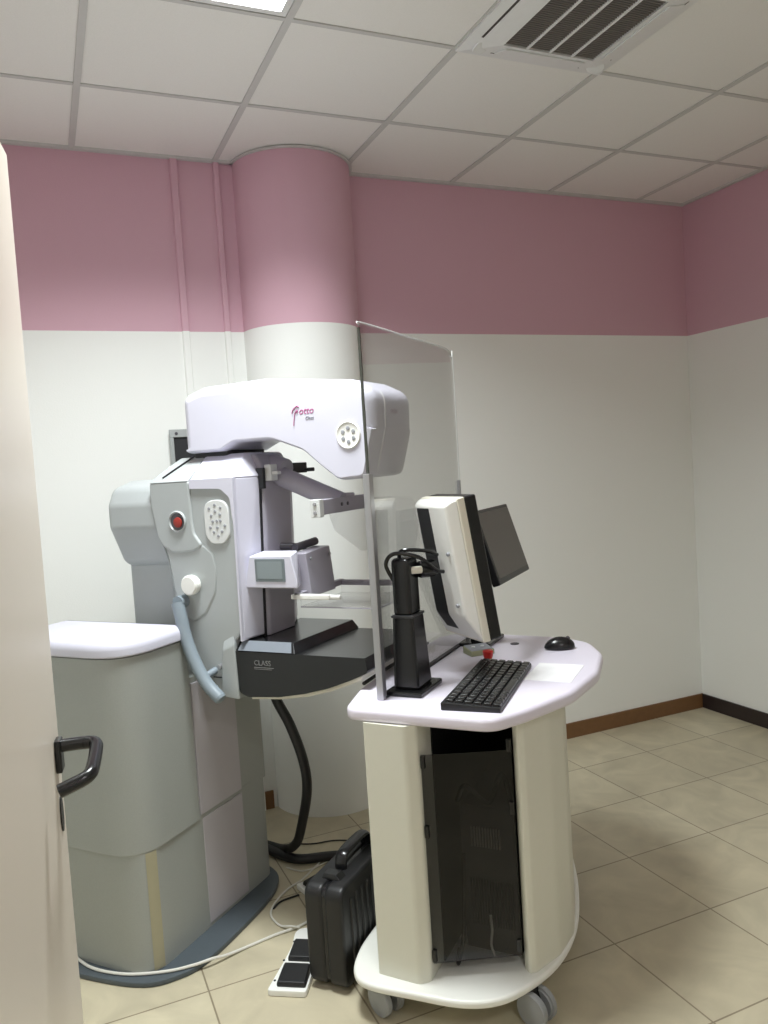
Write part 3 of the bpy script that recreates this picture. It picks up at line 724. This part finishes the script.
obj('space_bar', keymesh(pitch*5-.004, .0225), 'black', kb).location = (rowsx[5]+.008, ky0+.01+pitch*6.5, TT+.0215+slope*(rowsx[5]-kx0))

mo = thing('mouse', 'black computer mouse near the back of the tabletop', 'mouse', (*(Rc @ Vector((.365, .69, 0))+Vector(CO)).xy, TT), math.radians(-25))
bmm = N(); bmesh.ops.create_uvsphere(bmm, u_segments=28, v_segments=14, radius=1)
for v in bmm.verts:
    x, y, z = v.co
    zz = z*.037 if z > 0 else z*.006
    v.co = Vector((x*.054*1.0, y*.033*(1+.08*x), zz+.006+ (.002*x if z > 0 else 0)))
obj('shell', bmm, 'black', mo, ang=60)
obj('scroll_wheel', cyl((.03, -.004, .036), (0, 1, 0), .008, .008, .002, 16), 'darkmetal', mo)
pa = obj('paper_sheet', box((.345, .28, TT+.0002), (.49, .485, TT+.0012)), 'paper')
pa.location = CO; pa.rotation_euler = (0, 0, CTH)
tag(pa, 'white sheet of paper on the tabletop beside the keyboard', 'paper')
cb = thing('control_box', 'small olive-grey control box on the tabletop under the monitor', 'control box', CO, CTH)
Rb = Matrix.Translation((.105, .575, TT)) @ Matrix.Rotation(math.radians(44), 4, 'Z')
def rbx(bm): bmesh.ops.transform(bm, matrix=Rb, verts=bm.verts); return bm
obj('case', rbx(hull([(x, y, 0) for x in (-.045, .045) for y in (-.035, .035)]+[(x, y, z) for x in (-.045, .045) for y, z in ((-.035, .018), (.035, .026))], .003, 2)), 'olive', cb)
obj('top_plate', rbx(hull([(x, y, z) for x in (-.041, .041) for y, z in ((-.031, .0185), (.031, .0258))]+[(x, y, z+.0018) for x in (-.041, .041) for y, z in ((-.031, .0185), (.031, .0258))])), 'button', cb)
obj('buttons', rbx(cyl((-.02, .0, .024), (0, 0, 1), .007, .004, .001, 12, cyl((.015, .0, .024), (0, 0, 1), .007, .004, .001, 12))), 'keypad', cb)
rk = thing('stop_button', 'red push button standing at the far end of the keyboard', 'button', (*(Rc @ Vector((.172, .475, 0))+Vector(CO)).xy, TT))
obj('base', cyl((0, 0, 0), (0, 0, 1), .013, .014, .002, 20), 'olive', rk)
obj('cap', lathe([(0, .012), (.014, .012), (.016, .018), (.0185, .034), (.016, .038), (0, .039)], (0, 0, 0), (0, 0, 1), 24), 'red', rk)

# ------------------------------------------------------------------ things on the floor
def cart_pos(x, y): v = Rc @ Vector((x, y, 0)); return (CO[0]+v.x, CO[1]+v.y, 0)
tc = thing('tool_case', 'black plastic hard case standing upright beside the cart', 'case', cart_pos(-.214, -.066), CTH)
h1 = prism(rounded([(0, .012), (.36, .012), (.36, .325), (0, .325)], .04, 6), 'x', -.066, -.004, .012, 3, caponly=True)
obj('shell_half', h1, 'blackm', tc)
h2 = prism(rounded([(0, .012), (.36, .012), (.36, .325), (0, .325)], .04, 6), 'x', .004, .066, .012, 3, caponly=True)
obj('shell_half', h2, 'blackm', tc)
obj('hinge_band', prism(rounded([(.006, .018), (.354, .018), (.354, .319), (.006, .319)], .036, 6), 'x', -.008, .008), 'black', tc)
rbm = N()
for k in range(8): hull([(.063, .05+k*.036, .08), (.063, .066+k*.036, .08), (.071, .054+k*.036, .085), (.071, .062+k*.036, .085), (.063, .05+k*.036, .28), (.063, .066+k*.036, .28), (.071, .054+k*.036, .275), (.071, .062+k*.036, .275)], bm=rbm)
obj('ribs', rbm, 'blackm', tc)
hdl = tube([(.0, .125, .318), (.0, .13, .35), (.0, .155, .368), (.0, .275, .368), (.0, .30, .35), (.0, .305, .318)], .011, 10, sub=4)
for v in hdl.verts: v.co.x *= 1.9
obj('carry_handle', hdl, 'black', tc)
for yy in (.075, .33): obj('latch', hull([(-.03, yy-.022, .322), (.03, yy-.022, .322), (-.03, yy+.022, .322), (.03, yy+.022, .322), (-.024, yy-.018, .338), (.02, yy-.018, .34), (-.024, yy+.018, .338), (.02, yy+.018, .34), (.042, yy-.018, .318), (.042, yy+.018, .318)], .003, 2), 'black', tc)
for xx in (-.035, .035):
    for yy in (.05, .31): obj('foot', box((xx-.012, yy-.012, 0), (xx+.012, yy+.012, .014), .002), 'black', tc)

def foot_pedal(label, loc, rz):
    f = thing('foot_pedal', label, 'foot pedal', loc, rz, None)
    out = rounded([(-.068, -.165), (.055, -.165), (.048, 0.06), (.055, .165), (-.068, .165), (-.052, .06), (-.056, -.02)], [.012, .012, .08, .05, .05, .05, .05], 5)
    obj('base', prism(out, 'z', 0, .02, .004, 2, caponly=True), 'white', f)
    for y in (-.105, .02):
        b = hull([(-.043, y-.045, .02), (.05, y-.045, .02), (-.043, y+.045, .02), (.046, y+.045, .02), (-.040, y-.042, .036), (.047, y-.042, .036), (-.040, y+.042, .044), (.043, y+.042, .044)], .004, 3)
        obj('pedal', b, 'blackm', f)
    for y in (-.1, .0, .1): obj('screw', cyl((-.056 if y < .05 else -.05, y-.02, .0195), (0, 0, 1), .004, .002, .0005, 10), 'gap', f)
    return f
foot_pedal('white double foot switch with two black pedals in front of the hard case', cart_pos(-.362, .03), CTH+math.radians(16))
foot_pedal('white foot switch mostly hidden behind the black hard case', (.935, 2.83, 0), math.radians(-75))

def cab(label, pts, r, m):
    return tag(obj('cable', tube(pts, r, 8), m), label, 'cable')
fz = .005
cab('long white cable along the front of the dark base plate', [(-.07, 2.9, .0235), (-.02, 2.758, .0235), (.032, 2.666, .0235), (.126, 2.586, .0235), (.238, 2.541, .0235), (.32, 2.531, .0235), (.38, 2.535, .0235), (.43, 2.55, .012), (.50, 2.572, fz), (.604, 2.592, fz), (.69, 2.60, fz), (.78, 2.63, fz)], .0048, 'cable')
cab('white cable looping from the foot switch to the floor behind', [(.69, 2.585, fz+.004), (.665, 2.597, fz+.0105), (.635, 2.64, fz), (.625, 2.72, fz), (.66, 2.79, fz), (.73, 2.86, fz), (.80, 2.90, fz), (.9, 2.99, fz)], .0035, 'cable')
cab('thin white cable curving on the floor beside the hoses', [(.77, 3.02, fz), (.82, 2.96, fz), (.9, 2.97, fz), (1.0, 3.02, fz), (1.1, 3.1, fz)], .003, 'cable')
cab('thin dark cable arching across the floor near the column', [(.86, 3.2, .0035), (.93, 3.16, .0035), (1.02, 3.14, .0035), (1.10, 3.08, .0035), (1.12, 3.0, .0035)], .0028, 'hose')
cab('short black cable between base plate and hidden foot switch', [(.645, 2.757, .0035), (.67, 2.783, .0035), (.70, 2.795, .0035), (.755, 2.80, .0035)], .0035, 'hose')

# wall bracket box behind the tube head
wb = thing('wall_box', 'grey metal wall box with dark opening, behind the tube head', 'wall box', (.62, D, 1.7))
f = N(); h, w = .1, .09
for a in ((-w, h-.035, w, h), (-w, -h, w, -h+.02), (-w, -h+.02, -w+.018, h-.035), (w-.018, -h+.02, w, h-.035)): box((a[0], -.034, a[1]), (a[2], -.019, a[3]), .002, 1, f)
box((-w+.01, -.02, -h+.01), (w-.01, -.018, h-.01), bm=f)
obj('frame', f, 'steel', wb)
obj('opening', box((-w+.018, -.024, -h+.02), (w-.018, -.0181, h-.035)), 'gap', wb)
obj('screw', cyl((-.06, -.034, h-.018), (0, -1, 0), .007, .003, .001, 12), 'darkmetal', wb)

# ------------------------------------------------------------------ light, camera, colour
w = bpy.data.worlds.new('World'); SC.world = w; w.use_nodes = True
w.node_tree.nodes['Background'].inputs[0].default_value = (.8, .85, .9, 1); w.node_tree.nodes['Background'].inputs[1].default_value = .3

cam = bpy.data.cameras.new('camera'); co = bpy.data.objects.new('camera', cam); COL.objects.link(co)
yaw, pitch, roll = .40437413, .05718922, -.06362321
fw = Vector((math.sin(yaw)*math.cos(pitch), math.cos(yaw)*math.cos(pitch), -math.sin(pitch)))
r0 = Vector((math.cos(yaw), -math.sin(yaw), 0)); u0 = r0.cross(fw)
r_ = r0*math.cos(roll)+u0*math.sin(roll); u_ = -r0*math.sin(roll)+u0*math.cos(roll)
mw = Matrix((r_, u_, -fw)).transposed().to_4x4(); mw.translation = Vector((0, 0, 1.57793))
co.matrix_world = mw
cam.sensor_fit = 'VERTICAL'; cam.sensor_height = 24; cam.lens = 790.999/1024*24
cam.clip_start = .02; cam.clip_end = 50
SC.camera = co
SC.view_settings.view_transform = 'Standard'
try: SC.view_settings.look = 'None'
except TypeError: pass
SC.view_settings.gamma = 1; SC.view_settings.use_curve_mapping = False
SC.view_settings.exposure = 0.
SC.cycles.max_bounces = 12; SC.cycles.diffuse_bounces = 6; SC.cycles.transparent_max_bounces = 16
